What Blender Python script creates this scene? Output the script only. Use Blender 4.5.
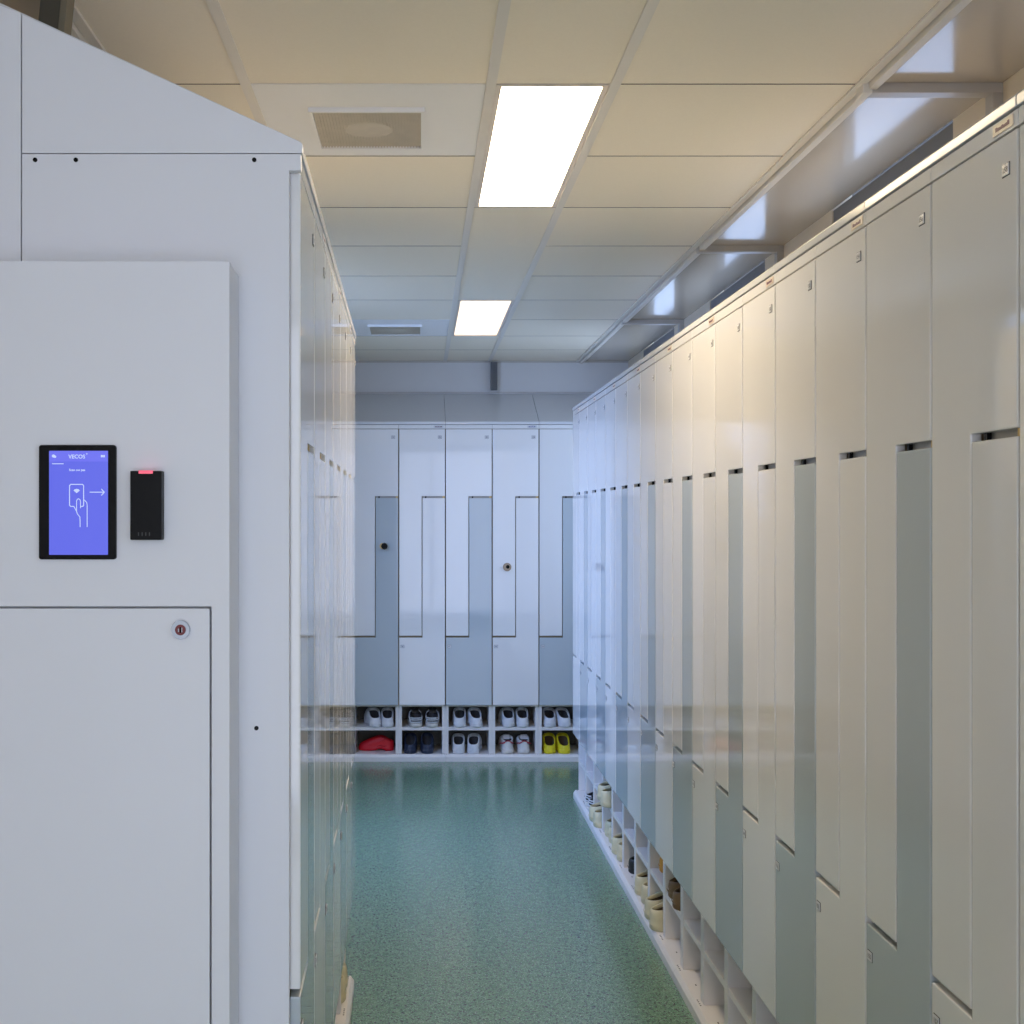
import bpy, bmesh, math, random
from mathutils import Vector, Matrix
random.seed(7)
PI = math.pi
for o in list(bpy.data.objects): bpy.data.objects.remove(o)
sc = bpy.context.scene
COL = sc.collection

# ------------------------------------------------------------------ camera
EYE = 1.577
cd = bpy.data.cameras.new('camera'); cam = bpy.data.objects.new('camera', cd); COL.objects.link(cam)
cam.location = (0, 0, EYE); cam.rotation_euler = (PI/2, 0, 0)
cd.sensor_width = 36; cd.lens = 1226/1024*36
cd.shift_x = (512-419.5)/1024; cd.shift_y = 4/1024
cd.clip_start = .02
sc.camera = cam
# ------------------------------------------------------------------ world, daylight, exposure
w = bpy.data.worlds.new('world'); sc.world = w; w.use_nodes = True
bg = w.node_tree.nodes['Background']; bg.inputs[0].default_value = (.50, .66, 1, 1); bg.inputs[1].default_value = 2.7
def area(name, loc, rot, sx, sy, power, col):
    l = bpy.data.lights.new(name, 'AREA'); l.shape = 'RECTANGLE'; l.size = sx; l.size_y = sy
    l.energy = power; l.color = col
    o = bpy.data.objects.new(name, l); COL.objects.link(o); o.location = loc; o.rotation_euler = rot
    return o
DAY = (.62, .78, 1)
WINZ = (.95, 2.5)
# daylight through the left window; warm fill added outside the unseen rear glazing
d_ = area('daylight_fill', (-1.40, 5.22, 2.05), (0, -.98, math.radians(40)), 1.2, .9, 48, (.28, .47, 1)); d_.data.spread = math.radians(120)
area('daylight_fill', (.18, -2.25, 1.36), (-PI/2, 0, PI), 2.3, 2.35, 29, (1, .90, .86))
sc.view_settings.view_transform = 'Standard'; sc.view_settings.look = 'None'
sc.view_settings.gamma = 1; sc.view_settings.use_curve_mapping = False
sc.view_settings.exposure = 0.0

# ------------------------------------------------------------------ materials
def mat(name, col, rough=.5, metal=0, spec=.5, emit=None, es=0, coat=0, noise=0, nscale=40, bump=0, bscale=200):
    m = bpy.data.materials.new(name); m.use_nodes = True
    nt = m.node_tree; b = nt.nodes['Principled BSDF']
    b.inputs['Base Color'].default_value = (*col, 1)
    b.inputs['Roughness'].default_value = rough; b.inputs['Metallic'].default_value = metal
    b.inputs['Specular IOR Level'].default_value = spec
    b.inputs['Coat Weight'].default_value = coat; b.inputs['Coat Roughness'].default_value = .05
    if emit: b.inputs['Emission Color'].default_value = (*emit, 1); b.inputs['Emission Strength'].default_value = es
    tc = nt.nodes.new('ShaderNodeTexCoord')
    if noise:
        n = nt.nodes.new('ShaderNodeTexNoise'); n.inputs['Scale'].default_value = nscale; n.inputs['Detail'].default_value = 4
        nt.links.new(tc.outputs['Object'], n.inputs['Vector'])
        mx = nt.nodes.new('ShaderNodeMix'); mx.data_type = 'RGBA'
        mx.inputs[6].default_value = (*[c*(1-noise) for c in col], 1); mx.inputs[7].default_value = (*[min(1, c*(1+noise)) for c in col], 1)
        nt.links.new(n.outputs['Fac'], mx.inputs[0]); nt.links.new(mx.outputs[2], b.inputs['Base Color'])
    if bump:
        n = nt.nodes.new('ShaderNodeTexNoise'); n.inputs['Scale'].default_value = bscale
        nt.links.new(tc.outputs['Object'], n.inputs['Vector'])
        bp = nt.nodes.new('ShaderNodeBump'); bp.inputs['Strength'].default_value = bump; bp.inputs['Distance'].default_value = .001
        nt.links.new(n.outputs['Fac'], bp.inputs['Height']); nt.links.new(bp.outputs[0], b.inputs['Normal'])
    return m
M = {}
M['white'] = mat('white_laminate', (.80, .79, .77), .045, spec=.5, noise=.015, nscale=3)
M['grey'] = mat('grey_laminate', (.47, .52, .54), .045, spec=.5, noise=.02, nscale=3)
M['panel'] = mat('white_powder_coat', (.76, .766, .79), .42, noise=.012, nscale=5, bump=.06, bscale=500)
M['rack'] = mat('rack_melamine', (.78, .75, .72), .35, noise=.02, nscale=8)
M['carcass'] = mat('carcass_board', (.34, .26, .15), .6, noise=.03)
M['top'] = mat('top_metal', (.66, .67, .68), .16, noise=.01, nscale=4)
M['recess'] = mat('recess_steel', (.28, .28, .27), .35, metal=.5)
M['black'] = mat('black_plastic', (.006, .006, .007), .25, spec=.12)
M['reader'] = mat('reader_plastic', (.007, .007, .007), .4, spec=.12, noise=.3, nscale=120)
M['dark'] = mat('dark_gap', (.03, .03, .03), .7)
M['plate'] = mat('number_plate', (.62, .62, .63), .35)
M['ink'] = mat('plate_ink', (.14, .14, .15), .5)
M['brandbg'] = mat('brand_plate', (.62, .52, .40), .4)
M['maroon'] = mat('maroon_print', (.12, .03, .06), .5)
M['navy'] = mat('navy_print', (.03, .04, .2), .5)
M['steel'] = mat('brushed_steel', (.30, .32, .34), .28, metal=1)
M['brass'] = mat('brass', (.55, .40, .16), .3, metal=.7)
M['redplastic'] = mat('red_key_core', (.16, .01, .01), .4)
M['tile'] = mat('ceiling_tile', (.88, .80, .65), .75, noise=.03, nscale=160, bump=.12, bscale=400)
M['tgrid'] = mat('ceiling_grid', (.78, .73, .64), .45, noise=.01)
M['plenum'] = mat('plenum', (.12, .10, .08), .9)
M['gloss'] = mat('glossy_ceiling_panel', (.62, .54, .43), .13, spec=.85, noise=.01, nscale=3)
M['rail'] = mat('ceiling_rail', (.50, .46, .40), .35, noise=.02)
M['post'] = mat('grey_post', (.10, .105, .11), .45, noise=.05)
M['wall'] = mat('wall_paint', (.66, .65, .63), .6, noise=.02, nscale=10, bump=.05)
M['wallwarm'] = mat('wall_cream', (.74, .64, .48), .55, noise=.02, nscale=10)
M['blind'] = mat('blind_cassette', (.20, .20, .20), .5)
M['ventplate'] = mat('vent_plate', (.86, .85, .83), .5, noise=.01)
M['ventgrille'] = mat('vent_grille', (.60, .53, .42), .5, noise=.12, nscale=30)
M['metalwhite'] = mat('lamp_frame', (.74, .66, .56), .4)
M['clogwhite'] = mat('white_rubber', (.72, .73, .75), .45, noise=.05, nscale=30)
M['clogcream'] = mat('cream_rubber', (.62, .56, .36), .5, noise=.06, nscale=30)
M['clogred'] = mat('red_rubber', (.60, .002, .012), .5, noise=.08, nscale=40)
M['clognavy'] = mat('navy_rubber', (.025, .035, .07), .45, noise=.1)
M['clogyellow'] = mat('yellow_rubber', (.78, .66, .02), .45, noise=.06, nscale=30)
M['brownleather'] = mat('brown_leather', (.20, .12, .05), .5, noise=.15)
M['blackleather'] = mat('black_leather', (.02, .018, .016), .4, noise=.2)
M['orange'] = mat('orange_rubber', (.65, .30, .03), .5, noise=.1)
M['insole'] = mat('dark_insole', (.06, .06, .065), .8, noise=.2)
M['insolebrown'] = mat('brown_insole', (.13, .09, .05), .8, noise=.2)
M['sole'] = mat('pale_sole', (.70, .66, .60), .5, noise=.05)
M['mesh'] = mat('sneaker_fabric', (.70, .68, .66), .8, noise=.12, nscale=120)
M['redtrim'] = mat('red_trim', (.42, .04, .06), .6)
M['screen'] = mat('screen_backlight', (.0, .0, .0), .2, emit=(.115, .14, .80), es=1.0)
M['screen2'] = mat('screen_header', (.0, .0, .0), .2, emit=(.15, .165, .87), es=1.0)
M['glyph'] = mat('screen_glyph', (0, 0, 0), .3, emit=(.55, .66, .97), es=1.0)
M['led'] = mat('pink_led', (.2, .02, .04), .3, emit=(.95, .14, .22), es=1.0)
M['glass'] = None

def vary(m, nt_name='Object Info', amt=.03):
    nt = m.node_tree; b = nt.nodes['Principled BSDF']
    oi = nt.nodes.new('ShaderNodeObjectInfo'); hs = nt.nodes.new('ShaderNodeHueSaturation')
    mr = nt.nodes.new('ShaderNodeMapRange'); mr.inputs[3].default_value = 1-amt; mr.inputs[4].default_value = 1+amt
    nt.links.new(oi.outputs['Random'], mr.inputs[0]); nt.links.new(mr.outputs[0], hs.inputs['Value'])
    src = b.inputs['Base Color'].links[0].from_socket
    nt.links.new(src, hs.inputs['Color']); nt.links.new(hs.outputs[0], b.inputs['Base Color'])
for k in ('white', 'grey', 'tile'): vary(M[k])

def glass_mat():
    m = bpy.data.materials.new('window_glass'); m.use_nodes = True; nt = m.node_tree
    for n in list(nt.nodes): nt.nodes.remove(n)
    out = nt.nodes.new('ShaderNodeOutputMaterial'); t = nt.nodes.new('ShaderNodeBsdfTransparent'); g = nt.nodes.new('ShaderNodeBsdfGlossy')
    g.inputs['Roughness'].default_value = .02; mx = nt.nodes.new('ShaderNodeMixShader'); mx.inputs[0].default_value = .05
    nt.links.new(t.outputs[0], mx.inputs[1]); nt.links.new(g.outputs[0], mx.inputs[2])
    nt.links.new(mx.outputs[0], out.inputs[0]); return m
M['glass'] = glass_mat()

def floor_mat():
    m = bpy.data.materials.new('speckled_linoleum'); m.use_nodes = True; nt = m.node_tree; b = nt.nodes['Principled BSDF']
    tc = nt.nodes.new('ShaderNodeTexCoord')
    def noise(scale, detail=2, rough=.5, dist=0, vec=None):
        n = nt.nodes.new('ShaderNodeTexNoise'); n.inputs['Scale'].default_value = scale; n.inputs['Detail'].default_value = detail
        n.inputs['Roughness'].default_value = rough; n.inputs['Distortion'].default_value = dist
        nt.links.new(vec or tc.outputs['Object'], n.inputs['Vector']); return n
    def ramp(src, stops):
        r = nt.nodes.new('ShaderNodeValToRGB'); e = r.color_ramp.elements
        e[0].position, e[0].color = stops[0]; e[1].position, e[1].color = stops[1]
        nt.links.new(src, r.inputs[0]); return r
    base = ramp(noise(38, 4, .6).outputs['Fac'], [(.3, (.110, .215, .130, 1)), (.7, (.195, .320, .195, 1))])
    fl = ramp(noise(120, 2, .5, .8).outputs['Fac'], [(.56, (0, 0, 0, 1)), (.60, (1, 1, 1, 1))])
    lt = ramp(noise(210, 2, .5, .3).outputs['Fac'], [(.60, (0, 0, 0, 1)), (.66, (1, 1, 1, 1))])
    m1 = nt.nodes.new('ShaderNodeMix'); m1.data_type = 'RGBA'; m1.inputs[7].default_value = (.035, .075, .08, 1)
    nt.links.new(fl.outputs[0], m1.inputs[0]); nt.links.new(base.outputs[0], m1.inputs[6])
    m2 = nt.nodes.new('ShaderNodeMix'); m2.data_type = 'RGBA'; m2.inputs[7].default_value = (.34, .48, .37, 1)
    nt.links.new(lt.outputs[0], m2.inputs[0]); nt.links.new(m1.outputs[2], m2.inputs[6])
    nt.links.new(m2.outputs[2], b.inputs['Base Color'])
    b.inputs['Roughness'].default_value = .21; b.inputs['Specular IOR Level'].default_value = .85
    bp = nt.nodes.new('ShaderNodeBump'); bp.inputs['Strength'].default_value = .05; bp.inputs['Distance'].default_value = .002
    nt.links.new(noise(9, 2).outputs['Fac'], bp.inputs['Height']); nt.links.new(bp.outputs[0], b.inputs['Normal'])
    return m
M['floor'] = floor_mat()

def light_mat(es, ec):
    m = bpy.data.materials.new('lamp_diffuser'); m.use_nodes = True; nt = m.node_tree; b = nt.nodes['Principled BSDF']
    b.inputs['Base Color'].default_value = (.8, .8, .78, 1); b.inputs['Roughness'].default_value = .4
    b.inputs['Emission Color'].default_value = ec
    b.inputs['Emission Strength'].default_value = es
    return m
M['lamp'] = light_mat(22, (1, .80, .54, 1)); M['lampfar'] = light_mat(1.6, (1, .74, .46, 1))

# ------------------------------------------------------------------ mesh helpers
def box(bm, x0, x1, y0, y1, z0, z1, mi=0, bev=0):
    vs = [bm.verts.new((x, y, z)) for x in (x0, x1) for y in (y0, y1) for z in (z0, z1)]
    q = [(0, 1, 3, 2), (4, 6, 7, 5), (0, 4, 5, 1), (2, 3, 7, 6), (0, 2, 6, 4), (1, 5, 7, 3)]
    fs = []
    for a in q:
        f = bm.faces.new([vs[i] for i in a]); f.material_index = mi; fs.append(f)
    if bev:
        es = list({e for f in fs for e in f.edges})
        bmesh.ops.bevel(bm, geom=es, offset=bev, segments=2, affect='EDGES', profile=.6)
    return fs
def prism(bm, pts, axis, a0, a1, mi=0, bev=0):
    """pts 2D polygon; axis 'y' -> (x,z) extruded along y ; axis 'x' -> (y,z) extruded along x"""
    def P(p, a): return (p[0], a, p[1]) if axis == 'y' else (a, p[0], p[1])
    A = [bm.verts.new(P(p, a0)) for p in pts]; B = [bm.verts.new(P(p, a1)) for p in pts]
    fs = [bm.faces.new(A), bm.faces.new(B[::-1])]
    n = len(pts)
    for i in range(n): fs.append(bm.faces.new([A[i], B[i], B[(i+1) % n], A[(i+1) % n]]))
    for f in fs: f.material_index = mi
    bmesh.ops.recalc_face_normals(bm, faces=fs)
    if bev:
        es = list({e for f in fs for e in f.edges})
        bmesh.ops.bevel(bm, geom=es, offset=bev, segments=2, affect='EDGES', profile=.6)
def cyl(bm, c, axis, r0, r1, length, n=24, mi=0):
    M4 = {'x': Matrix.Rotation(PI/2, 4, 'Y'), 'y': Matrix.Rotation(-PI/2, 4, 'X'), 'z': Matrix.Identity(4)}[axis]
    r = bmesh.ops.create_cone(bm, cap_ends=True, segments=n, radius1=r0, radius2=r1, depth=length,
                              matrix=Matrix.Translation(c) @ M4)
    for v in r['verts']:
        for f in v.link_faces: f.material_index = mi
def mesh(name, bm, mats, smooth=False):
    bmesh.ops.recalc_face_normals(bm, faces=bm.faces[:])
    me = bpy.data.meshes.new(name); bm.to_mesh(me); bm.free()
    for m in (mats if isinstance(mats, (list, tuple)) else [mats]): me.materials.append(m)
    if smooth:
        for p in me.polygons: p.use_smooth = True
    return me
def put(name, me, parent=None, loc=(0, 0, 0), rot=(0, 0, 0)):
    o = bpy.data.objects.new(name, me); COL.objects.link(o); o.parent = parent
    o.location = loc; o.rotation_euler = rot; return o
def tag(o, label, cat, group=None):
    o['label'] = label; o['category'] = cat
    if group: o['group'] = group
    return o
def thing(name, label, cat, loc=(0, 0, 0), rz=0, group=None):
    o = bpy.data.objects.new(name, None); COL.objects.link(o); o.location = loc; o.rotation_euler = (0, 0, rz)
    o.empty_display_size = .05
    return tag(o, label, cat, group)
def struct(name, bm, m):
    o = put(name, mesh(name, bm, m)); o['kind'] = 'structure'; return o
def text_mesh(name, s, size, m, depth=.0004, bold=0, align='LEFT'):
    c = bpy.data.curves.new(name, 'FONT'); c.body = s; c.size = size; c.extrude = depth; c.offset = bold; c.align_x = align
    o = bpy.data.objects.new(name, c); COL.objects.link(o)
    me = bpy.data.meshes.new_from_object(o.evaluated_get(bpy.context.evaluated_depsgraph_get()))
    bpy.data.objects.remove(o); bpy.data.curves.remove(c)
    me.name = name; me.materials.clear(); me.materials.append(m)
    return me

# ------------------------------------------------------------------ room
CZ = 2.634; XL, XR = -1.06, 1.423; YB, YW = -2.05, 8.36
bm = bmesh.new(); box(bm, XL-.2, XR+.2, YB-.2, YW+.2, -.1, 0); struct('floor', bm, M['floor'])
WIN = [(-.33, .63), (1.47, 2.43), (3.27, 4.23), (5.05, 6.01), (6.85, 7.81)]
WINL = [(4.95, 5.89)]
def side_wall(name, x0, x1, wins, z0, z1):
    bm = bmesh.new(); y = YB-.2
    for a, b in wins:
        box(bm, x0, x1, y, a, 0, CZ+.2); box(bm, x0, x1, a, b, 0, z0)
        if z1 < CZ: box(bm, x0, x1, a, b, z1, CZ+.2)
        y = b
    box(bm, x0, x1, y, YW+.2, 0, CZ+.2)
    struct(name, bm, M['wallwarm'])
side_wall('wall_right', XR, XR+.07, WIN, 1.0, CZ)
side_wall('wall_left', XL-.07, XL, WINL, WINZ[0], CZ)
bm = bmesh.new(); box(bm, XL, XR, YW, YW+.14, 0, CZ+.2); struct('wall_back', bm, M['wall'])
bm = bmesh.new()
box(bm, XL, -.99, YB-.10, YB, 0, CZ+.2); box(bm, 1.35, XR, YB-.10, YB, 0, CZ+.2)
box(bm, -.99, 1.35, YB-.10, YB, 0, .1); box(bm, -.99, 1.35, YB-.10, YB, 2.56, CZ+.2)
struct('wall_front', bm, M['wall'])
# windows: frame, pane and dark blind cassette under the ceiling
wi = 0
def window(x, a, b, z0, z1, side):
    global wi; wi += 1
    r = bpy.data.objects.new('window_%d' % wi, None); COL.objects.link(r); r.location = (x, (a+b)/2, z0); r['kind'] = 'structure'
    h = (b-a)/2; H = z1-z0; s = side
    bm = bmesh.new()
    for u, v in ((-h, -h+.04), (h-.04, h)): box(bm, -.02, .02, u, v, 0, H)
    box(bm, -.02, .02, -h+.04, h-.04, 0, .04); box(bm, -.02, .02, -h+.04, h-.04, H-.04, H)
    put('window_frame', mesh('window_frame', bm, M['rail']), r)
    bm = bmesh.new(); box(bm, -.004, .004, -h+.04, h-.04, .04, H-.04); put('pane', mesh('pane', bm, M['glass']), r)
    bm = bmesh.new(); box(bm, min(-s*.022, -s*.042), max(-s*.022, -s*.042), -h+.005, h-.005, H-.11, H-.002, bev=.003)
    put('blind_cassette', mesh('blind_cassette', bm, M['blind']), r)
for a, b in WIN: window(XR+.045, a, b, 1.0, CZ-.002, 1)
for a, b in WINL: window(XL-.045, a, b, WINZ[0], CZ-.002, -1)
wi += 1
r = bpy.data.objects.new('window_%d' % wi, None); COL.objects.link(r); r.location = (.18, YB-.05, .1); r['kind'] = 'structure'  # unseen rear glazing, widened to light the kiosk without a bright reflection
bm = bmesh.new()
for u, v in ((-1.17, -1.12), (-.02, .02), (1.12, 1.17)): box(bm, u, v, -.02, .02, 0, 2.46)
for u, v in ((-1.12, -.02), (.02, 1.12)): box(bm, u, v, -.02, .02, 0, .05); box(bm, u, v, -.02, .02, 2.41, 2.46)
put('window_frame', mesh('window_frame', bm, M['rail']), r)
bm = bmesh.new(); box(bm, -1.12, -.02, -.004, .004, .05, 2.41); box(bm, .02, 1.12, -.004, .004, .05, 2.41)
put('pane', mesh('pane', bm, M['glass']), r)

# ceiling: plenum slab, tiles in the grid, glossy side panels
GX = [-.725, -.425, .175, .479, 1.079]
ROWS = [3.0+.6*i for i in range(-9, 9)]
LAMPS = [(.175, .479, 3.0, 4.2), (.175, .479, 6.0, 7.2)]
VENTS = [(3.0, 3.6), (6.6, 7.2)]
bm = bmesh.new(); box(bm, XL-.2, XR+.2, YB-.2, YW+.2, CZ+.12, CZ+.3)
for gi in range(4):
    x0, x1 = GX[gi]+.011, GX[gi+1]-.011
    strip = gi in (0, 2)
    for r0 in ROWS:
        r1 = min(r0+.6, YW)
        if r1 <= YB: continue
        r0 = max(r0, YB)
        if gi == 2 and any(r0 >= L[2]-.01 and r1 <= L[3]+.01 for L in LAMPS): continue
        if gi == 1 and any(abs(r0-v[0]) < .01 for v in VENTS): continue
        if gi == 2 and 4.1 < r0 < 5.9:
            if abs(r0-4.2) > .01: continue
            r1 = 6.0
        box(bm, x0, x1, r0+.0025, r1-.0025, CZ, CZ+.015, mi=1, bev=.0015)
o = struct('ceiling', bm, [M['plenum'], M['tile']])
bm = bmesh.new()
for x in GX[:-1]: box(bm, x-.0125, x+.0125, YB, YW, CZ-.004, CZ+.02)
for r0 in ROWS:                                                 # cross tees between tiles
    if r0 > YB:
        for a, b in ((GX[0], GX[2]), (GX[3], GX[4])) if abs(r0-3.6) < .01 or abs(r0-6.6) < .01 else ((GX[0], GX[4]),):
            box(bm, a, b, r0-.004, r0+.004, CZ+.004, CZ+.02)
struct('trim_1', bm, M['tgrid'])
bm = bmesh.new()                                               # stepped edge trim right and left
for s, x in ((1, 1.079), (-1, -.725)):
    a, b = sorted((x-s*.012, x+s*.010)); box(bm, a, b, YB, YW, CZ-.006, CZ+.02)
    a, b = sorted((x+s*.014, x+s*.036)); box(bm, a, b, YB, YW, CZ-.018, CZ+.02, bev=.002)
struct('trim_2', bm, M['tgrid'])
bm = bmesh.new()
for x0, x1 in ((1.117, XR), (XL, -.763)):
    for a, b in [(YB, -.6)] + [(-.6+1.8*i, min(-.6+1.8*(i+1), YW)) for i in range(5)]:
        box(bm, x0, x1, a+.001, b-.001, CZ, CZ+.02)
struct('trim_3', bm, M['gloss'])
bm = bmesh.new()                                                # wall band lines above the end lockers
box(bm, XL, XR, YW-.008, YW, CZ-.012, CZ); box(bm, XL, XR, YW-.006, YW, 2.418, 2.422)
struct('trim_4', bm, M['rail'])
for i, (y, d) in enumerate(((3.0, 'nearest the camera'), (4.8, 'second from the camera'), (6.6, 'farthest down the aisle'))):
    t = thing('ceiling_rail', 'beige rail across the glossy ceiling edge, ' + d, 'rail', (1.09, y, CZ-.025), 0, 'rails across the right ceiling edge')
    bm = bmesh.new(); box(bm, 0, XR-1.09, -.012, .028, 0, .025, bev=.002); put('cross_bar', mesh('cross_bar', bm, M['rail']), t)
    bm = bmesh.new(); box(bm, XR-1.09-.026, XR-1.09, -.012, .028, -.6, 0, bev=.002); put('wall_leg', mesh('wall_leg', bm, M['rail']), t)
    if i == 0:
        bm = bmesh.new(); box(bm, -.012, .012, -.02, .03, -.004, .022, bev=.003); put('end_cap', mesh('end_cap', bm, M['tgrid']), t)
# dark post on the end wall, leaning post top left
bm = bmesh.new(); box(bm, .483, .528, YW-.052, YW-.009, 2.432, CZ-.012, bev=.003)
tag(put('wall_post', mesh('wall_post', bm, M['post'])), 'dark grey steel post on the end wall above the sloped locker tops', 'post')
t = thing('steel_post', 'dark olive steel post rising behind the left panel at the top left', 'post', (-.984, 2.45, 0))
t.rotation_euler = (0, .10, 0)
bm = bmesh.new(); box(bm, -.028, .012, -.02, .02, .004, 2.635); put('web', mesh('web', bm, mat('olive_steel', (.085, .075, .05), .5)), t)
bm = bmesh.new(); box(bm, .013, .026, -.024, .024, .004, 2.635, bev=.002); put('flange', mesh('flange', bm, mat('olive_edge', (.20, .17, .11), .45)), t)

# lamps
def lamp(x0, x1, y0, y1, label, lm='lamp'):
    t = thing('ceiling_light', label, 'lamp', ((x0+x1)/2, (y0+y1)/2, CZ), 0, 'recessed ceiling lights')
    hx, hy = (x1-x0)/2-.0135, (y1-y0)/2-.004
    bm = bmesh.new(); f = .014
    box(bm, -hx, -hx+f, -hy, hy, -.001, .03); box(bm, hx-f, hx, -hy, hy, -.001, .03)
    box(bm, -hx+f, hx-f, -hy, -hy+f, -.001, .03); box(bm, -hx+f, hx-f, hy-f, hy, -.001, .03)
    put('frame', mesh('lamp_frame', bm, M['metalwhite']), t)
    bm = bmesh.new(); box(bm, -hx+f, hx-f, -hy+f, hy-f, .006, .012); put('diffuser', mesh('diffuser', bm, M[lm]), t)
    bm = bmesh.new(); box(bm, -hx+f, hx-f, -hy+f, hy-f, .03, .08); put('housing', mesh('housing', bm, M['metalwhite']), t)
lamp(*LAMPS[0], 'large lit rectangular ceiling lamp, the nearer of the two')
lamp(*LAMPS[1], 'smaller-looking lit ceiling lamp farther down the aisle', 'lampfar')
# vents
for (y0, y1), lab, f in zip(VENTS, ('beige ceiling air vent in a pale metal tile left of the near lamp', 'dark slim-looking ceiling air vent at the far end of the aisle'), (0, 1)):
    t = thing('ceiling_vent', lab, 'vent', (-.125, (y0+y1)/2, CZ), 0, 'ceiling air vents')
    bm = bmesh.new(); box(bm, -.288, .288, -.2965, .2965, 0, .01, bev=.0015); put('tile_plate', mesh('tile_plate', bm, M['ventplate']), t)
    cx, hw, hd, cy = -.012, .151, .165, .035
    bm = bmesh.new(); f_ = .010
    box(bm, cx-hw, cx-hw+f_, cy-hd, cy+hd, -.012, 0); box(bm, cx+hw-f_, cx+hw, cy-hd, cy+hd, -.012, 0)
    box(bm, cx-hw+f_, cx+hw-f_, cy-hd, cy-hd+f_, -.012, 0); box(bm, cx-hw+f_, cx+hw-f_, cy+hd-f_, cy+hd, -.012, 0)
    put('vent_frame', mesh('vent_frame', bm, M['ventplate']), t)
    bm = bmesh.new(); n = 34; W = 2*hw-2*f_
    box(bm, cx-hw+f_, cx+hw-f_, cy-hd+f_, cy+hd-f_, -.0045, -.001)
    for i in range(n):
        x = cx-hw+f_+W*(i+.5)/n; box(bm, x-.0018, x+.0018, cy-hd+f_, cy+hd-f_, -.008, -.0045)
    put('grille', mesh('grille', bm, M['ventgrille']), t)
    bm = bmesh.new(); cyl(bm, (cx, cy, -.0052), 'z', .062, .080, .0060, 40); put('round_shadow_disc', mesh('round_shadow_disc', bm, M['ventgrille']), t)  # raised disc standing in for the round shadow on the grille

# ------------------------------------------------------------------ locker units (local: x width to the viewer's right, y depth, z up)
Z0, Z1 = .362, 2.137
def mk_upper():
    bm = bmesh.new(); g = .0032
    prism(bm, [(g, .809), (.1478, .809), (.1478, 1.704), (.3-g, 1.704), (.3-g, Z1-.003), (g, Z1-.003)], 'y', 0, .018, bev=.0028); return bm
def mk_lower():
    bm = bmesh.new(); g = .0032
    prism(bm, [(g, Z0+.002), (.3-g, Z0+.002), (.3-g, 1.692), (.1522, 1.692), (.1522, .797), (g, .797)], 'y', 0, .018, bev=.0028); return bm
ME_UP = mesh('upper_door', mk_upper(), M['white'])
ME_LOW = {'white': mesh('lower_door', mk_lower(), M['white']), 'grey': mesh('lower_door', mk_lower(), M['grey'])}
def mk_carcass(cols, holes=False):
    W = .3*cols; bm = bmesh.new()
    box(bm, .001, W-.001, .0215, .49, Z0, Z1+.025)
    return bm
def mk_rail(cols):
    bm = bmesh.new()
    for c in range(cols): box(bm, .3*c+.0006, .3*c+.2994, .0, .0212, Z1, Z1+.0245, bev=.0015)
    return bm
def mk_slope(cols):
    W = .3*cols; bm = bmesh.new()
    prism(bm, [(-.003, Z1+.027), (-.003, Z1+.043), (.0, Z1+.0465), (.49, Z1+.047+.487*.462), (.49, Z1+.027)], 'x', .001, W-.001, bev=.0015)
    return bm
def mk_recess():                                    # steel pull strip behind the upper notch
    bm = bmesh.new()
    box(bm, .152, .296, .019, .0213, 1.690, 1.706, 0)
    box(bm, .170, .178, .012, .0190, 1.690, 1.706, 1)
    box(bm, .282, .294, .008, .0190, 1.690, 1.706, 2)
    return bm
MEC = {c: mesh('carcass', mk_carcass(c), M['carcass']) for c in (1, 2)}
MER = {c: mesh('top_rail', mk_rail(c), M['white']) for c in (1, 2)}
MES = {c: mesh('sloped_top', mk_slope(c), M['top']) for c in (1, 2)}
MEP = mesh('pull_strip', mk_recess(), [M['recess'], M['black'], M['brass']])
def mk_plate():
    bm = bmesh.new(); box(bm, 0, .021, -.0022, 0, 0, .017, 0, bev=.0006)
    box(bm, -.0011, .0221, -.0008, 0, -.0011, .0181, 1); return bm
plate_base = mesh('number_plate', mk_plate(), [M['plate'], M['dark']])
_pc = {}
def plate_mesh(s):
    if s in _pc: return _pc[s]
    t = text_mesh('num', s, .0115, M['ink'], .0001, .0002, 'CENTER')
    bm = bmesh.new(); bm.from_mesh(t)
    for f in bm.faces: f.material_index = 2
    bmesh.ops.transform(bm, matrix=Matrix.Translation((.0105, -.0023, .0045)) @ Matrix.Rotation(PI/2, 4, 'X'), verts=bm.verts[:])
    bm.from_mesh(plate_base)
    me = bpy.data.meshes.new('number_plate'); bm.to_mesh(me); bm.free()
    for m in (M['plate'], M['dark'], M['ink']): me.materials.append(m)
    _pc[s] = me; return me
def mk_brand(ink):
    bm = bmesh.new(); box(bm, 0, .062, -.0015, 0, 0, .017, 0, bev=.0005)
    x = .009
    for wd, hh in ((.006, .008), (.005, .006), (.006, .0055), (.005, .007), (.006, .0055), (.005, .006), (.006, .0085)):
        box(bm, x, x+wd, -.0019, -.0014, .005, .005+hh*.8, 1); x += wd+.0006
    return mesh('maker_plate', bm, [M['brandbg'] if ink == 'warm' else M['plate'], M['maroon'] if ink != 'navy' else M['navy']])
BR = {k: mk_brand(k) for k in ('warm', 'red', 'navy')}
def mk_hole():
    bm = bmesh.new(); cyl(bm, (0, 0, 0), 'x', .0032, .0032, .002, 16); return mesh('screw_hole', bm, M['black'])
HOLE = mk_hole()
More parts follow.
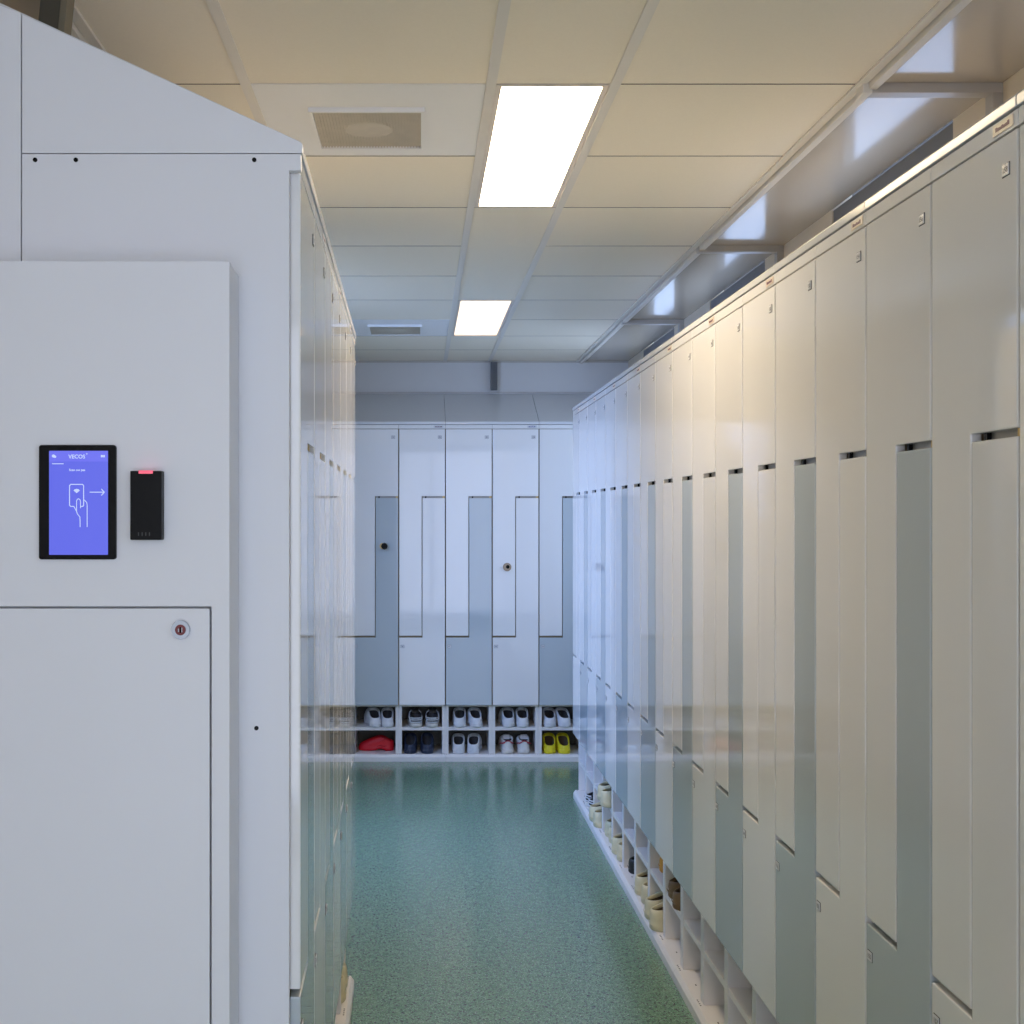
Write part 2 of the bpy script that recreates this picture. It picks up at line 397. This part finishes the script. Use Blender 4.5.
def locker(origin, rz, cols, first, label, group, num0, step=-2, brand='warm'):
    """first: colour of lower door in the leftmost column"""
    t = thing('locker_unit', label, 'locker', (origin[0], origin[1], 0), rz, group)
    put('carcass', MEC[cols], t); put('top_rail', MER[cols], t); put('sloped_top', MES[cols], t)
    c0 = ['white', 'grey'] if first == 'white' else ['grey', 'white']
    doors = []
    for c in range(cols):
        u = put('upper_door', ME_UP, t, (.3*c, 0, 0)); l = put('lower_door', ME_LOW[c0[c % 2]], t, (.3*c, 0, 0))
        if c0[c % 2] == 'grey': l['label'] = 'blue-grey lower door'
        n = num0+step*c
        put('number_plate', plate_mesh(str(n)), u, (.254, 0, 2.074))
        put('number_plate', plate_mesh(str(n-1)), l, (.014, 0, .732))
        put('pull_strip', MEP, t, (.3*c, 0, 0)); doors.append((u, l))
    put('maker_plate', BR[brand], t, (.3*cols-.075, 0, Z1+.004))
    return t, doors

# shoe rack below a unit
def mk_rack(cols):
    bm = bmesh.new(); T = .020; F = .032
    for c in range(cols):
        x0, x1 = .3*c+.0005, .3*c+.2995
        box(bm, x0, x0+T, F, .36, .047, .361); box(bm, x1-T, x1, F, .36, .047, .361)
        box(bm, x0+T, x1-T, F+.002, .36, .197, .217)
        box(bm, x0+T, x1-T, F+.002, .36, .350, .361)
    return bm
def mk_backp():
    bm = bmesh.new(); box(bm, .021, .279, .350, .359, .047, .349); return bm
def mk_base(cols):
    bm = bmesh.new(); prism(bm, [(.003, 0), (.003, .030), (.014, .046), (.36, .046), (.36, 0)], 'x', .0005, .3*cols-.0005, bev=.0012)
    for c in range(cols):
        for dx in (.008, .022, .292, .278): cyl(bm, (.3*c+dx, .022, .0462), 'z', .0028, .0028, .0008, 8, 1)
        for dx in (.15, .157): cyl(bm, (.3*c+dx, .045, .0462), 'z', .0024, .0024, .0008, 8, 1)
    return bm
MRK = {c: mesh('cubby_frame', mk_rack(c), M['rack']) for c in (1, 2)}
MKK = {c: mesh('base_board', mk_base(c), [M['rack'], M['blackleather']]) for c in (1, 2)}
MBP = mesh('back_panel', mk_backp(), mat('rack_back_shade', (.20, .20, .17), .6, noise=.05))  # melamine back darkened in its colour for the shade inside the cubbies
def rack(origin, rz, cols, label, group):
    t = thing('shoe_rack', label, 'shoe rack', (origin[0], origin[1], 0), rz, group)
    put('cubby_frame', MRK[cols], t); put('base_board', MKK[cols], t)
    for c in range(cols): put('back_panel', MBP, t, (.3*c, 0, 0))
    return t

ordn = ['first', 'second', 'third', 'fourth', 'fifth', 'sixth', 'seventh', 'eighth', 'ninth', 'tenth']
def frame_of(origin, rz): return Matrix.Translation((origin[0], origin[1], 0)) @ Matrix.Rotation(rz, 4, 'Z')
# ---- right row: faces -X, local x runs toward the camera
XRR = .857
FR = {}
ry = [6.855-.3] + [6.855-.3-.6*(i+1) for i in range(9)]        # near y of each unit
far = 6.855; k = 0; n = 158-2*16
spans = [(6.855, 1)] + [(6.555-.6*i, 2) for i in range(9)]
for i, (yf, cols) in enumerate(spans):
    near_idx = len(spans)-1-i
    o = (XRR, yf); rz = -PI/2
    if i == 0: lab = 'single-width white locker at the far end of the right row'
    elif near_idx == 0: lab = 'white locker unit cut off by the right edge of the photo'
    else: lab = 'white locker unit in the right row, %s double unit from the right photo edge' % ordn[near_idx]
    # columns alternate: column whose near seam is at Y=1.755 (k=0) has a white lower door
    kk = round((yf-.3-1.755)/.3)
    first = 'white' if kk % 2 == 0 else 'grey'
    num = 158-2*kk
    locker(o, rz, cols, first, lab, 'lockers of the right row', num, step=2)
    rl = 'beige-white shoe rack under the %s' % ('single locker at the far end of the right row' if i == 0 else ('locker cut off by the right photo edge' if near_idx == 0 else '%s double unit from the right photo edge' % ordn[near_idx]))
    rack(o, rz, cols, rl, 'shoe racks of the right row')
FRAME_R = lambda y: frame_of((XRR, y), -PI/2)
# ---- back row: faces the camera
DB = 7.86
cells_lab = [('at the far left end, mostly hidden', 'leftmost visible, with the black knob lock', 'middle, with the round brass lock', 'rightmost, mostly hidden by the right row')][0]
bx = [-1.0337, -.4337, .1663, .7663]
bdoors = {}
for i, x in enumerate(bx):
    lab = 'white and blue-grey locker unit against the end wall, ' + cells_lab[i]
    t, d = locker((x, DB), 0, 2, 'grey' , lab, 'lockers along the end wall', 90+4*i, 2, brand='red' if i % 2 else 'navy')
    bdoors[i] = d
    rack((x, DB), 0, 2, 'white shoe rack under the end wall lockers, ' + ['far left, hidden', 'holding the red clog', 'holding the grey-white trainers', 'holding the yellow clogs'][i], 'shoe racks along the end wall')
# locks on the end-wall doors
def lock(parent, x, z, kind):
    l = bpy.data.objects.new('lock', None); 
    bm = bmesh.new()
    if kind == 'black':
        cyl(bm, (-.007, -.004, .001), 'y', .020, .019, .008, 24, 1); cyl(bm, (.004, -.022, .001), 'y', .021, .023, .032, 8, 0); box(bm, .0, .008, -.044, -.036, -.016, .018, 0, bev=.001)
        me = mesh('lock', bm, [M['black'], M['brass']])
    else:
        cyl(bm, (0, -.004, 0), 'y', .027, .026, .010, 28, 0); cyl(bm, (0, -.014, 0), 'y', .021, .018, .012, 24, 0); cyl(bm, (.003, -.021, .002), 'y', .012, .011, .008, 16, 1)
        me = mesh('lock', bm, [M['brasslock'], M['black']])
    o = put('lock', me, parent, (x, 0, z)); o['label'] = 'black knob lock' if kind == 'black' else 'round brass-rimmed lock'
M['brasslock'] = mat('dull_brass', (.30, .24, .18), .35, metal=.6)
lock(bdoors[1][0][1], .205, 1.383, 'black')
lock(bdoors[2][1][0], .095, 1.250, 'brass')

# ---- left row: faces +X, local x runs away from the camera; the row is turned half a degree
RZL = PI/2 + .0102
YL0 = 1.985
def lp(s): return (-.1727-.0102*YL0 - math.sin(.0102)*s, YL0 + math.cos(.0102)*s)
for i, (s, cols) in enumerate(((0, 2), (.6, 2), (1.2, 2), (1.8, 1))):
    lab = ['white locker unit nearest the camera in the left row, beside the card terminal panel', 'second locker unit of the left row, just behind the nearest one', 'third locker unit of the left row, seen almost edge-on', 'single-width locker at the far end of the left row'][i]
    locker(lp(s), RZL, cols, 'grey', lab, 'lockers of the left row', 12+4*i, 2, brand='red')
    rack(lp(s), RZL, cols, 'shoe rack under the ' + ['nearest', 'second', 'third', 'single far-end'][i] + ' locker of the left row', 'shoe racks of the left row')
FRAME_L = frame_of(lp(0), RZL)
# end panels facing the camera
PX = -.2095
t = thing('end_panel', 'white side panel closing the left lockers, with small black screw holes', 'panel', (0, YL0, 0))
bm = bmesh.new()
prism(bm, [(-.6385, 0), (PX, 0), (PX, 2.132), (PX+.019, 2.132), (PX+.019, 2.1585), (-.6385, 2.1585)], 'y', -.016, -.002, bev=.0008)
put('side_sheet', mesh('side_sheet', bm, M['panel']), t)
sl = .462; h0 = EYE+.6006
bm = bmesh.new()
prism(bm, [(-.6385, 2.160), (PX+.0215, 2.160), (PX+.0215, h0-.004), (PX+.018, h0), (-.6385, h0+sl*(.6385+PX+.0145))], 'y', -.016, -.002, bev=.0008)
put('gable', mesh('gable', bm, M['panel']), t)
for (px, py) in ((35.3, 160), (76, 160), (254.3, 160), (256.5, 728)):
    x = (px-419.5)/1226*(YL0-.016); z = EYE-(py-516)/1226*(YL0-.016)
    bm = bmesh.new(); cyl(bm, (0, 0, 0), 'y', .0036, .0036, .003, 16)
    put('screw_hole', mesh('screw_hole', bm, M['black']), t, (x, -.0165, z))
t = thing('filler_panel', 'white sloping filler panel at the upper left edge of the photo', 'panel', (0, YL0, 0))
bm = bmesh.new()
za = h0+sl*(.6385+PX+.0145)
prism(bm, [(-1.058, 0), (-.6405, 0), (-.6405, za+.002), (-1.058, za+.16)], 'y', -.016, -.002, bev=.0008)
put('front_sheet', mesh('front_sheet', bm, M['panel']), t)
# kiosk cabinet
YK = 1.86
def kx(px, d=YK): return (px-419.5)/1226*d
def kz(py, d=YK): return EYE-(py-516)/1226*d
t = thing('kiosk_cabinet', 'large white steel cabinet in the left foreground with a lockable lower door', 'cabinet', (-.6, YK, 0))
bm = bmesh.new(); xr = kx(229.5)+.6; ztop = kz(261)
dz = kz(607.5); dxr = kx(210.5)+.6
prism(bm, [(-.40, dz+.0015), (dxr+.0015, dz+.0015), (dxr+.0015, 0), (xr, 0), (xr, ztop), (-.40, ztop)], 'y', 0, .02, bev=.0012)
box(bm, -.398, xr-.002, .0195, .1065, .001, ztop-.002)
put('body', mesh('body', bm, M['panel']), t)
bm = bmesh.new(); box(bm, -.399, dxr-.0015, .0, .018, .02, dz-.0015, bev=.0012)
d = put('door', mesh('door', bm, M['panel']), t)
bm = bmesh.new(); bx_ = kx(181.3)+.6; bz_ = kz(629.5)
cyl(bm, (0, -.002, 0), 'y', .0145, .0135, .004, 36, 0); cyl(bm, (0, -.005, 0), 'y', .0135, .0085, .003, 36, 0)
cyl(bm, (0, -.0065, 0), 'y', .0082, .0078, .002, 28, 1); box(bm, -.0011, .0011, -.0079, -.0072, -.0045, .0045, 2)
box(bm, .0018, .003, -.0079, -.0072, -.0035, .0035, 0); box(bm, -.0035, -.0022, -.0079, -.0072, -.003, .002, 0)
lk = put('lock', mesh('lock', bm, [M['steel'], M['redplastic'], M['black']]), d, (bx_, 0, bz_)); lk['label'] = 'round steel cylinder lock with dark red core'

# touchscreen
YS = YK-.006; YR = YK-.021
cxs, czs = (kx(38.8, YS)+kx(116, YS))/2, (kz(445, YS)+kz(559.5, YS))/2
hw, hh = (kx(116, YS)-kx(38.8, YS))/2, (kz(445, YS)-kz(559.5, YS))/2
t = thing('touchscreen', 'black-framed upright touchscreen with blue display on the white cabinet', 'screen', (cxs, YK, czs))
def rrect(w, h, r, n=6):
    pts = []
    for cx_, cy_, a0 in ((w-r, h-r, 0), (-w+r, h-r, PI/2), (-w+r, -h+r, PI), (w-r, -h+r, 1.5*PI)):
        for i in range(n+1): a = a0+PI/2*i/n; pts.append((cx_+r*math.cos(a), cy_+r*math.sin(a)))
    return pts
bm = bmesh.new(); prism(bm, rrect(hw, hh, .004), 'y', -.006, 0, bev=.0006); put('bezel', mesh('bezel', bm, M['black']), t)
def sx(px): return kx(px, YS)-cxs
def sz(py): return kz(py, YS)-czs
bm = bmesh.new(); box(bm, sx(49.2), sx(108), -.0066, -.0058, sz(554.8), sz(461.5)); 
dsp = put('display', mesh('display', bm, M['screen']), t); dsp['label'] = 'lit blue display'
bm = bmesh.new(); box(bm, sx(49.2), sx(108), -.0067, -.0058, sz(461.5), sz(450.8)); put('header_bar', mesh('header_bar', bm, M['screen2']), t)
def tput(name, s, size, px, py, al='LEFT', bold=0):
    me = text_mesh(name, s, size, M['glyph'], .0001, bold, al)
    put(name, me, t, (sx(px), -.0070, sz(py)), (PI/2, 0, 0))
tput('header_text', 'VECOS', .0082, 68.6, 458.4, bold=.00015)
tput('header_mark', '+', .004, 86.2, 454.8, bold=.0002)
tput('prompt_text', 'Scan uw pas', .0050, 69.2, 471.0, bold=.0001)
bm = bmesh.new(); box(bm, sx(52.2), sx(63.8), -.0070, -.0064, sz(464.2), sz(463.4)); put('small_line', mesh('small_line', bm, M['glyph']), t)
bm = bmesh.new(); cyl(bm, (sx(53.6), -.0068, sz(456)), 'y', .0024, .0024, .0006, 12); cyl(bm, (sx(55.2), -.0068, sz(456.7)), 'y', .0019, .0019, .0006, 12)
put('corner_icon', mesh('corner_icon', bm, M['glyph']), t)
bm = bmesh.new(); box(bm, sx(101), sx(103), -.0070, -.0066, sz(457.3), sz(455)); box(bm, sx(103.4), sx(105), -.0070, -.0066, sz(457.3), sz(455)); put('corner_icon', mesh('corner_icon', bm, M['glyph']), t)
def stroke(name, polys, wd=.0013):
    bm = bmesh.new()
    for pts in polys:
        P = [Vector((sx(a), 0, sz(b))) for a, b in pts]
        for a, b in zip(P, P[1:]):
            d_ = (b-a).normalized(); n_ = Vector((-d_.z, 0, d_.x))*wd/2; e = d_*wd*.35
            q = [a-e+n_, b+e+n_, b+e-n_, a-e-n_]
            prism(bm, [(v.x, v.z) for v in q], 'y', -.0070, -.0066)
    put(name, mesh(name, bm, M['glyph']), t)
def up(l): return [(40+a*80/1024, 440+b*80/1024) for a, b in l]
stroke('card_symbol', [up([(430, 850), (395, 850), (380, 835), (380, 585), (395, 568), (545, 568), (560, 585), (560, 835), (548, 850), (522, 850)])])
stroke('hand_symbol', [up([(470, 915), (470, 780), (480, 758), (495, 752), (512, 762), (520, 785), (520, 870)]), up([(435, 850), (460, 895), (470, 915), (480, 945), (512, 985), (515, 1045), (515, 1110)]), up([(560, 760), (600, 800), (605, 830), (605, 1110)])], .0011)
stroke('arrow_symbol', [up([(642, 668), (822, 668)]), up([(790, 630), (824, 668), (790, 706)])])
bm = bmesh.new()
pw = [(sx(a), sz(b)) for a, b in up([(430, 645), (450, 630), (470, 626), (492, 630), (512, 645), (470, 680)])]
prism(bm, pw, 'y', -.0070, -.0066); put('wireless_symbol', mesh('wireless_symbol', bm, M['glyph']), t)

# card reader
cxr, czr = (kx(129.8, YR)+kx(161.6, YR))/2, (kz(470.5, YR)+kz(540.3, YR))/2; rw, rh = (kx(161.6, YR)-kx(129.8, YR))/2*.99, (kz(470.5, YR)-kz(540.3, YR))/2*.99
t = thing('card_reader', 'small black card reader with pink light beside the touchscreen', 'card reader', (cxr, YK, czr))
bm = bmesh.new(); box(bm, -rw, rw, -.021, 0, -rh, rh, bev=.0018); put('body', mesh('body', bm, M['reader']), t)
bm = bmesh.new(); box(bm, -rw+.013, rw-.013, -.0216, -.006, rh-.0042, rh+.0006, bev=.0003); x = put('indicator_light', mesh('indicator_light', bm, M['led']), t); x['label'] = 'glowing pink indicator strip'
bm = bmesh.new()
for i in range(4): box(bm, -rw+.012+i*.0055, -rw+.0135+i*.0055, -.0214, -.021, -rh+.006, -rh+.0115)
put('speaker_slots', mesh('speaker_slots', bm, mat('slot_grey', (.05, .05, .05), .5)), t)

# ------------------------------------------------------------------ shoes (local: heel at y=0, toe towards +y)
def foot(n, L, wm, wh, side=1, bend=.006):
    pts = []
    for i in range(n):
        a = 2*PI*i/n; s = math.sin(a); c = math.cos(a)
        t_ = (1-c)/2                                       # 0 heel .. 1 toe
        y = L*t_
        half = wh*math.sqrt(max(0, 1-((max(0, .16-t_))/.16)**2.2)) if t_ < .16 else (wh+(wm-wh)*min(1, (t_-.16)/.5)**1.2 if t_ < .66 else wm*math.sqrt(max(0, 1-((t_-.66)/.34)**2.3)))
        x = (half if s >= 0 else -half)
        if abs(s) < 1e-6: x = 0
        x += side*bend*math.sin(PI*t_)
        pts.append(Vector((x, y, 0)))
    return pts
def shell(bm, n, L, wm, wh, hh, hi, ht, open_to, side=1, low=0, arch=0, soleh=.022, mi=0, mi_in=1, mi_sole=0, thick=.005):
    F = foot(n, L, wm, wh, side)
    y0, y1 = .006, L*open_to
    def rimz(y):
        u = min(1, max(0, y/y1)); u = u*u*(3-2*u); return hh+(hi-hh)*u
    O = []
    for p in F:
        t_ = p.y/L; y = y0+(y1-y0)*t_
        # width of the opening at y
        hw_ = min(wh*.93+ (wm-wh)*1.1*(y/L), wm*.9)*math.sqrt(max(0, 1-abs((y-(y0+y1)/2)/((y1-y0)/2+1e-6))**2.3))
        sgn = 0 if abs(p.x-side*.006*math.sin(PI*t_)) < 1e-5 else (1 if p.x-side*.006*math.sin(PI*t_) > 0 else -1)
        O.append(Vector((sgn*hw_+side*.006*math.sin(PI*y/L), y, rimz(y))))
    rings = []
    rings.append([Vector((p.x*.94, p.y*.97+.004, 0)) for p in F])
    rings.append([Vector((p.x, p.y, .006)) for p in F])
    rings.append([Vector((p.x, p.y, soleh)) for p in F])
    rings.append([Vector((p.x*.97, L/2+(p.y-L/2)*.985, soleh+.003)) for p in F])
    for v in (.25, .5, .75, .92):
        r = []
        for p, o in zip(F, O):
            s = 1-math.cos(v*PI/2); zz = math.sin(v*PI/2)
            if low and p.y/L > .5: zz = zz*(1-low)+low*v
            q = p.lerp(o, s); q.z = soleh+(o.z-soleh)*zz
            r.append(q)
        rings.append(r)
    rings.append([o.copy() for o in O])
    c = Vector((side*.003, (y0+y1)/2, 0))
    def ins(k, z):
        r = []
        for o in O:
            d_ = Vector((o.x-c.x, o.y-c.y, 0)); l = d_.length
            if l > 1e-6: d_ = d_*max(0, (l-k))/l
            r.append(Vector((c.x+d_.x, c.y+d_.y, z if z is not None else o.z)))
        return r
    rings.append(ins(thick, None)); rings.append([Vector((p.x, p.y, p.z*.78+soleh*.22)) for p in ins(thick+.001, None)])
    rings.append(ins(thick+.002, soleh+.004))
    if arch:
        for r in rings[:3]:
            for p in r:
                t_ = p.y/L
                if .22 < t_ < .52: p.z += arch*math.sin(PI*(t_-.22)/.30)
    V = [[bm.verts.new(p) for p in r] for r in rings]
    for k in range(len(V)-1):
        m_ = mi_sole if k < 3 else (mi if k < 10 else mi_in)
        for i in range(n):
            j = (i+1) % n
            try: f = bm.faces.new([V[k][i], V[k][j], V[k+1][j], V[k+1][i]]); f.material_index = m_
            except ValueError: pass
    f = bm.faces.new(V[0][::-1]); f.material_index = mi_sole
    return V[-1], F, O
def mk_clog(m, mi_, side, L=.255, wm=.046, wh=.039, hh=.058, hi=.108, op=.58, **kw2):
    bm = bmesh.new(); last, F, O = shell(bm, 40, L, wm, wh, hh, hi, 0, op, side, low=kw2.get('low', .3), arch=kw2.get('arch', .006), thick=.0075)
    bmesh.ops.remove_doubles(bm, verts=bm.verts[:], dist=.00005)
    body = mesh('clog_shell', bm, [m, mi_], True)
    bm = bmesh.new()                                       # footbed
    cx_ = side*.003; y0, y1 = .006, L*op; n = 28
    vs = [bm.verts.new((cx_+(wh*.86)*math.cos(2*PI*i/n), (y0+y1)/2+(y1-y0-.014)/2*math.sin(2*PI*i/n), .0275)) for i in range(n)]
    bm.faces.new(vs); ext = bmesh.ops.extrude_face_region(bm, geom=bm.faces[:])
    bmesh.ops.translate(bm, verts=[v for v in ext['geom'] if isinstance(v, bmesh.types.BMVert)], vec=(0, 0, -.002))
    bed = mesh('insole', bm, mi_)
    bm = bmesh.new()                                       # heel ridge and printed band
    a = []
    for i in range(11):
        th = -PI*.33+PI*.66*i/10; a.append((side*.0+wh*math.sin(th)*1.0, .012-.0125*math.cos(th)))
    for (p, q) in zip(a, a[1:]):
        bm.faces.new([bm.verts.new((p[0], p[1], .020)), bm.verts.new((q[0], q[1], .020)), bm.verts.new((q[0], q[1]-.0015, .0235)), bm.verts.new((p[0], p[1]-.0015, .0235))])
        bm.faces.new([bm.verts.new((p[0], p[1]-.0015, .0235)), bm.verts.new((q[0], q[1]-.0015, .0235)), bm.verts.new((q[0], q[1], .027)), bm.verts.new((p[0], p[1], .027))])
    ridge = mesh('heel_ridge', bm, m)
    return body, bed, ridge
_sh = {}
def clog(kind, side):
    if (kind, side) not in _sh:
        m, i_ = {'white': ('clogwhite', 'insole'), 'cream': ('clogcream', 'insolebrown'), 'red': ('clogred', 'clogred'), 'navy': ('clognavy', 'insole'),
                 'yellow': ('clogyellow', 'insolebrown'), 'brown': ('brownleather', 'insolebrown'), 'black': ('blackleather', 'insole'), 'orange': ('orange', 'insolebrown')}[kind]
        kw = {}
        if kind == 'yellow': kw = dict(hh=.052, hi=.112)
        if kind == 'red': kw = dict(L=.232, hh=.062, hi=.094, op=.46, low=1, arch=.016)
        if kind == 'cream': kw = dict(L=.27, wm=.050, wh=.045, hh=.072, hi=.112)
        if kind == 'navy': kw = dict(hh=.056, hi=.112)
        _sh[(kind, side)] = mk_clog(M[m], M[i_], side, **kw)
    return _sh[(kind, side)]
def place(F_, x, y, z, rot, name, label, cat, group, lean=0, roll=0):
    o = bpy.data.objects.new(name, None); COL.objects.link(o); o.empty_display_size = .03
    o.matrix_world = F_ @ Matrix.Translation((x, y, z)) @ Matrix.Rotation(rot, 4, 'Z') @ Matrix.Rotation(lean, 4, 'X') @ Matrix.Rotation(roll, 4, 'Y')
    return tag(o, label, cat, group)
def put_clog(F_, x, y, z, rot, kind, side, label, group, **k):
    o = place(F_, x, y, z, rot, 'clog', label, 'shoe', group, **k)
    b, i_, r_ = clog(kind, side); put('clog_shell', b, o); put('insole', i_, o); put('heel_ridge', r_, o)
    return o
def tube(bm, pts, r, mi=0, n=6):
    for a, b in zip(pts, pts[1:]):
        a, b = Vector(a), Vector(b); d_ = b-a
        if d_.length < 1e-6: continue
        mt = Matrix.Translation((a+b)/2) @ d_.to_track_quat('Z', 'Y').to_matrix().to_4x4()
        res = bmesh.ops.create_cone(bm, cap_ends=True, segments=n, radius1=r, radius2=r, depth=d_.length+r*.6, matrix=mt)
        for v in res['verts']:
            for f in v.link_faces: f.material_index = mi
def mk_trainer(side, black=False):
    L = .27
    if black: sm, up_, tr = M['sole'], M['blackleather'], M['clogwhite']
    else: sm, up_, tr = M['sole'], M['mesh'], M['redtrim']
    bm = bmesh.new(); F = foot(36, L, .049, .038, side)
    rings = []
    for z, s in ((0, .95), (.005, 1.03), (.018, 1.05), (.027, 1.0)): rings.append([bm.verts.new((p.x*s, L/2+(p.y-L/2)*(1+(s-1)*.5), z)) for p in F])
    for k in range(3):
        for i in range(36): bm.faces.new([rings[k][i], rings[k][(i+1) % 36], rings[k+1][(i+1) % 36], rings[k+1][i]])
    bm.faces.new(rings[0][::-1]); bm.faces.new(rings[-1])
    sole = mesh('sole', bm, sm, True)
    bm = bmesh.new()
    shell(bm, 36, L*.985, .046, .035, .082 if not black else .060, .098 if not black else .085, 0, .44, side, soleh=.027, thick=.006)
    bmesh.ops.remove_doubles(bm, verts=bm.verts[:], dist=.00005)
    upper = mesh('upper', bm, [up_, M['insole'], up_], True)
    bm = bmesh.new()
    prism(bm, [(.085, .080), (.14, .070), (.118, .104), (.100, .110)], 'x', -.022, .022, bev=.003)
    tongue = mesh('tongue', bm, up_, True)
    bm = bmesh.new()
    for i in range(5):
        y = .105+.018*i; z = .108-.0085*i
        tube(bm, [(-.028, y, z-.014), (0, y+.004, z), (.028, y, z-.014)], .0022)
    laces = mesh('laces', bm, tr if black else M['clogwhite'], True)
    bm = bmesh.new()
    if black:
        for z in (.034, .048, .060):
            tube(bm, [(.037*math.sin(a), .016-.018*math.cos(a)+(.004 if z > .04 else 0), z) for a in [(-PI*.5+PI*i/12) for i in range(13)]], .0032)
        for s in (-1, 1): tube(bm, [(s*.037, .03, .036), (s*.042, .06, .06), (s*.036, .09, .085), (s*.02, .11, .100)], .0036)
    else:
        for s in (-1, 1): tube(bm, [(s*.020, .004, .074), (s*.033, .02, .066), (s*.038, .05, .062), (s*.043, .08, .055)], .0045)
        tube(bm, [(-.018, .0035, .080), (0, .001, .084), (.018, .0035, .080)], .0030)
    trim = mesh('trim_band', bm, tr, True)
    return sole, upper, tongue, laces, trim
_tr = {}
def put_trainer(F_, x, y, z, rot, side, black, label, group):
    if (side, black) not in _tr: _tr[(side, black)] = mk_trainer(side, black)
    o = place(F_, x, y, z, rot, 'trainer', label, 'shoe', group)
    for nm, me in zip(('sole', 'upper', 'tongue', 'laces', 'trim_band'), _tr[(side, black)]): put(nm, me, o)
    return o
ZU, ZL = .2175, .0465
def bf(px): return (px-419.5)/1226*(DB+.04)                 # world x from measured position on the end wall plane
FB = Matrix.Translation((0, DB, 0))
gB = 'shoes in the end wall rack'
# upper shelf
put_clog(FB, bf(376), .022, ZU, .24, 'white', 1, 'left white clog on the upper shelf above the red clog', gB)
put_clog(FB, bf(387.9), .018, ZU, .0, 'white', -1, 'right white clog on the upper shelf above the red clog', gB)
put_trainer(FB, bf(416.5), .020, ZU, .10, 1, True, 'left black and white laced trainer on the upper shelf, above the navy clogs', gB)
put_trainer(FB, bf(432.3), .020, ZU, -.02, -1, True, 'right black and white laced trainer on the upper shelf, above the navy clogs', gB)
put_clog(FB, bf(459.5), .022, ZU, .02, 'white', 1, 'left white clog on the middle upper shelf, third compartment from the left', gB)
put_clog(FB, bf(477.5), .020, ZU, .10, 'white', -1, 'right white clog on the middle upper shelf, third compartment from the left', gB)
put_clog(FB, bf(509.2), .022, ZU, .10, 'white', 1, 'left white clog on the upper shelf above the grey-white trainers', gB)
put_clog(FB, bf(523.0), .022, ZU, -.05, 'white', -1, 'right white clog on the upper shelf above the grey-white trainers', gB)
put_clog(FB, bf(550.3), .022, ZU, .07, 'white', 1, 'left white clog on the upper shelf above the yellow clogs', gB)
put_clog(FB, bf(566.2), .022, ZU, .12, 'white', -1, 'right white clog on the upper shelf above the yellow clogs', gB)
# lower shelf
put_clog(FB, bf(393.6), .16, ZL, PI/2-.05, 'red', 1, 'single red clog lying sideways, toe to the left, on the lower shelf', gB)
put_clog(FB, bf(410.0), .022, ZL, .03, 'navy', 1, 'left navy clog on the lower shelf below the laced trainers', gB)
put_clog(FB, bf(427.5), .022, ZL, -.03, 'navy', -1, 'right navy clog on the lower shelf below the laced trainers', gB)
put_clog(FB, bf(458.5), .022, ZL, .03, 'white', 1, 'left white clog on the middle lower shelf, the only lower white clog pair', gB)
put_clog(FB, bf(473.0), .022, ZL, -.14, 'white', -1, 'right white clog on the middle lower shelf, toe turned right', gB)
put_trainer(FB, bf(507.8), .022, ZL, .05, 1, False, 'left grey-white trainer with red trim on the lower shelf', gB)
put_trainer(FB, bf(524.3), .022, ZL, -.03, -1, False, 'right grey-white trainer with red trim on the lower shelf', gB)
put_clog(FB, bf(549.8), .022, ZL, .02, 'yellow', 1, 'left yellow clog on the lower shelf next to the right locker row', gB)
put_clog(FB, bf(565.0), .022, ZL, .0, 'yellow', -1, 'right yellow clog on the lower shelf next to the right locker row', gB)
# right row rack; near: Y of the cell's near edge
gR = 'shoes in the right row rack'
def cell(ynear, z, kind, lab, rots=(0, 0), dy=(.015, .02), xs=(.088, .206)):
    Fc = FRAME_R(ynear+.3)
    for i, (sd, wd) in enumerate(((1, 'farther'), (-1, 'nearer'))):
        put_clog(Fc, xs[i], dy[i], z, rots[i], kind, sd, lab % wd, gR)
cell(4.455, ZL, 'cream', '%s cream clog of the pair nearest the camera, lower right rack shelf', (.05, -.02), (.0, -.004))
cell(4.155, ZU, 'brown', '%s brown clog on the upper right rack shelf, nearest pair on that shelf', (.1, 0), (.03, .02))
cell(4.755, ZL, 'cream', '%s cream clog on the lower right rack shelf, second pair from the camera', (.05, .0))
cell(5.055, ZL, 'black', '%s black shoe on the lower right rack shelf between cream clog pairs', (.0, .0), (.04, .05), xs=(.09, .2))
cell(5.355, ZL, 'cream', '%s cream clog on the lower right rack shelf just behind the black shoes', (.0, .03))
cell(5.655, ZL, 'cream', '%s cream clog on the lower right rack shelf, below the upper cream pair', (.0, .0), (.03, .03))
cell(5.955, ZL, 'cream', '%s cream clog of the farthest cream pair on the lower right rack shelf', (.0, .0), (-.004, .0))
cell(5.655, ZU, 'cream', '%s cream clog on the upper right rack shelf, the only cream pair up there', (.1, .0), (-.005, -.008))
put_clog(FRAME_R(4.755), .07, .06, ZU, .0, 'orange', 1, 'orange clog tucked deep on the upper right rack shelf', gR)
Fx = FRAME_R(6.555)
put_trainer(Fx, .09, .02, ZL, .1, 1, True, 'farther black laced trainer at the far end of the lower right rack shelf', gR)
put_trainer(Fx, .20, .02, ZL, 0, -1, True, 'nearer black laced trainer at the far end of the lower right rack shelf', gR)
put_clog(Fx, .17, .05, ZU, 0, 'red', -1, 'red clog at the far end of the upper right rack shelf', gR)
# left row, far end
for i, (x, sd, wd) in enumerate(((1.8+.09, 1, 'nearer'), (1.8+.20, -1, 'farther'))):
    put_clog(FRAME_L, x, .02, ZL, 0, 'cream', sd, wd + ' cream clog low in the left rack, at the far end of the left row', 'shoes in the left row rack')
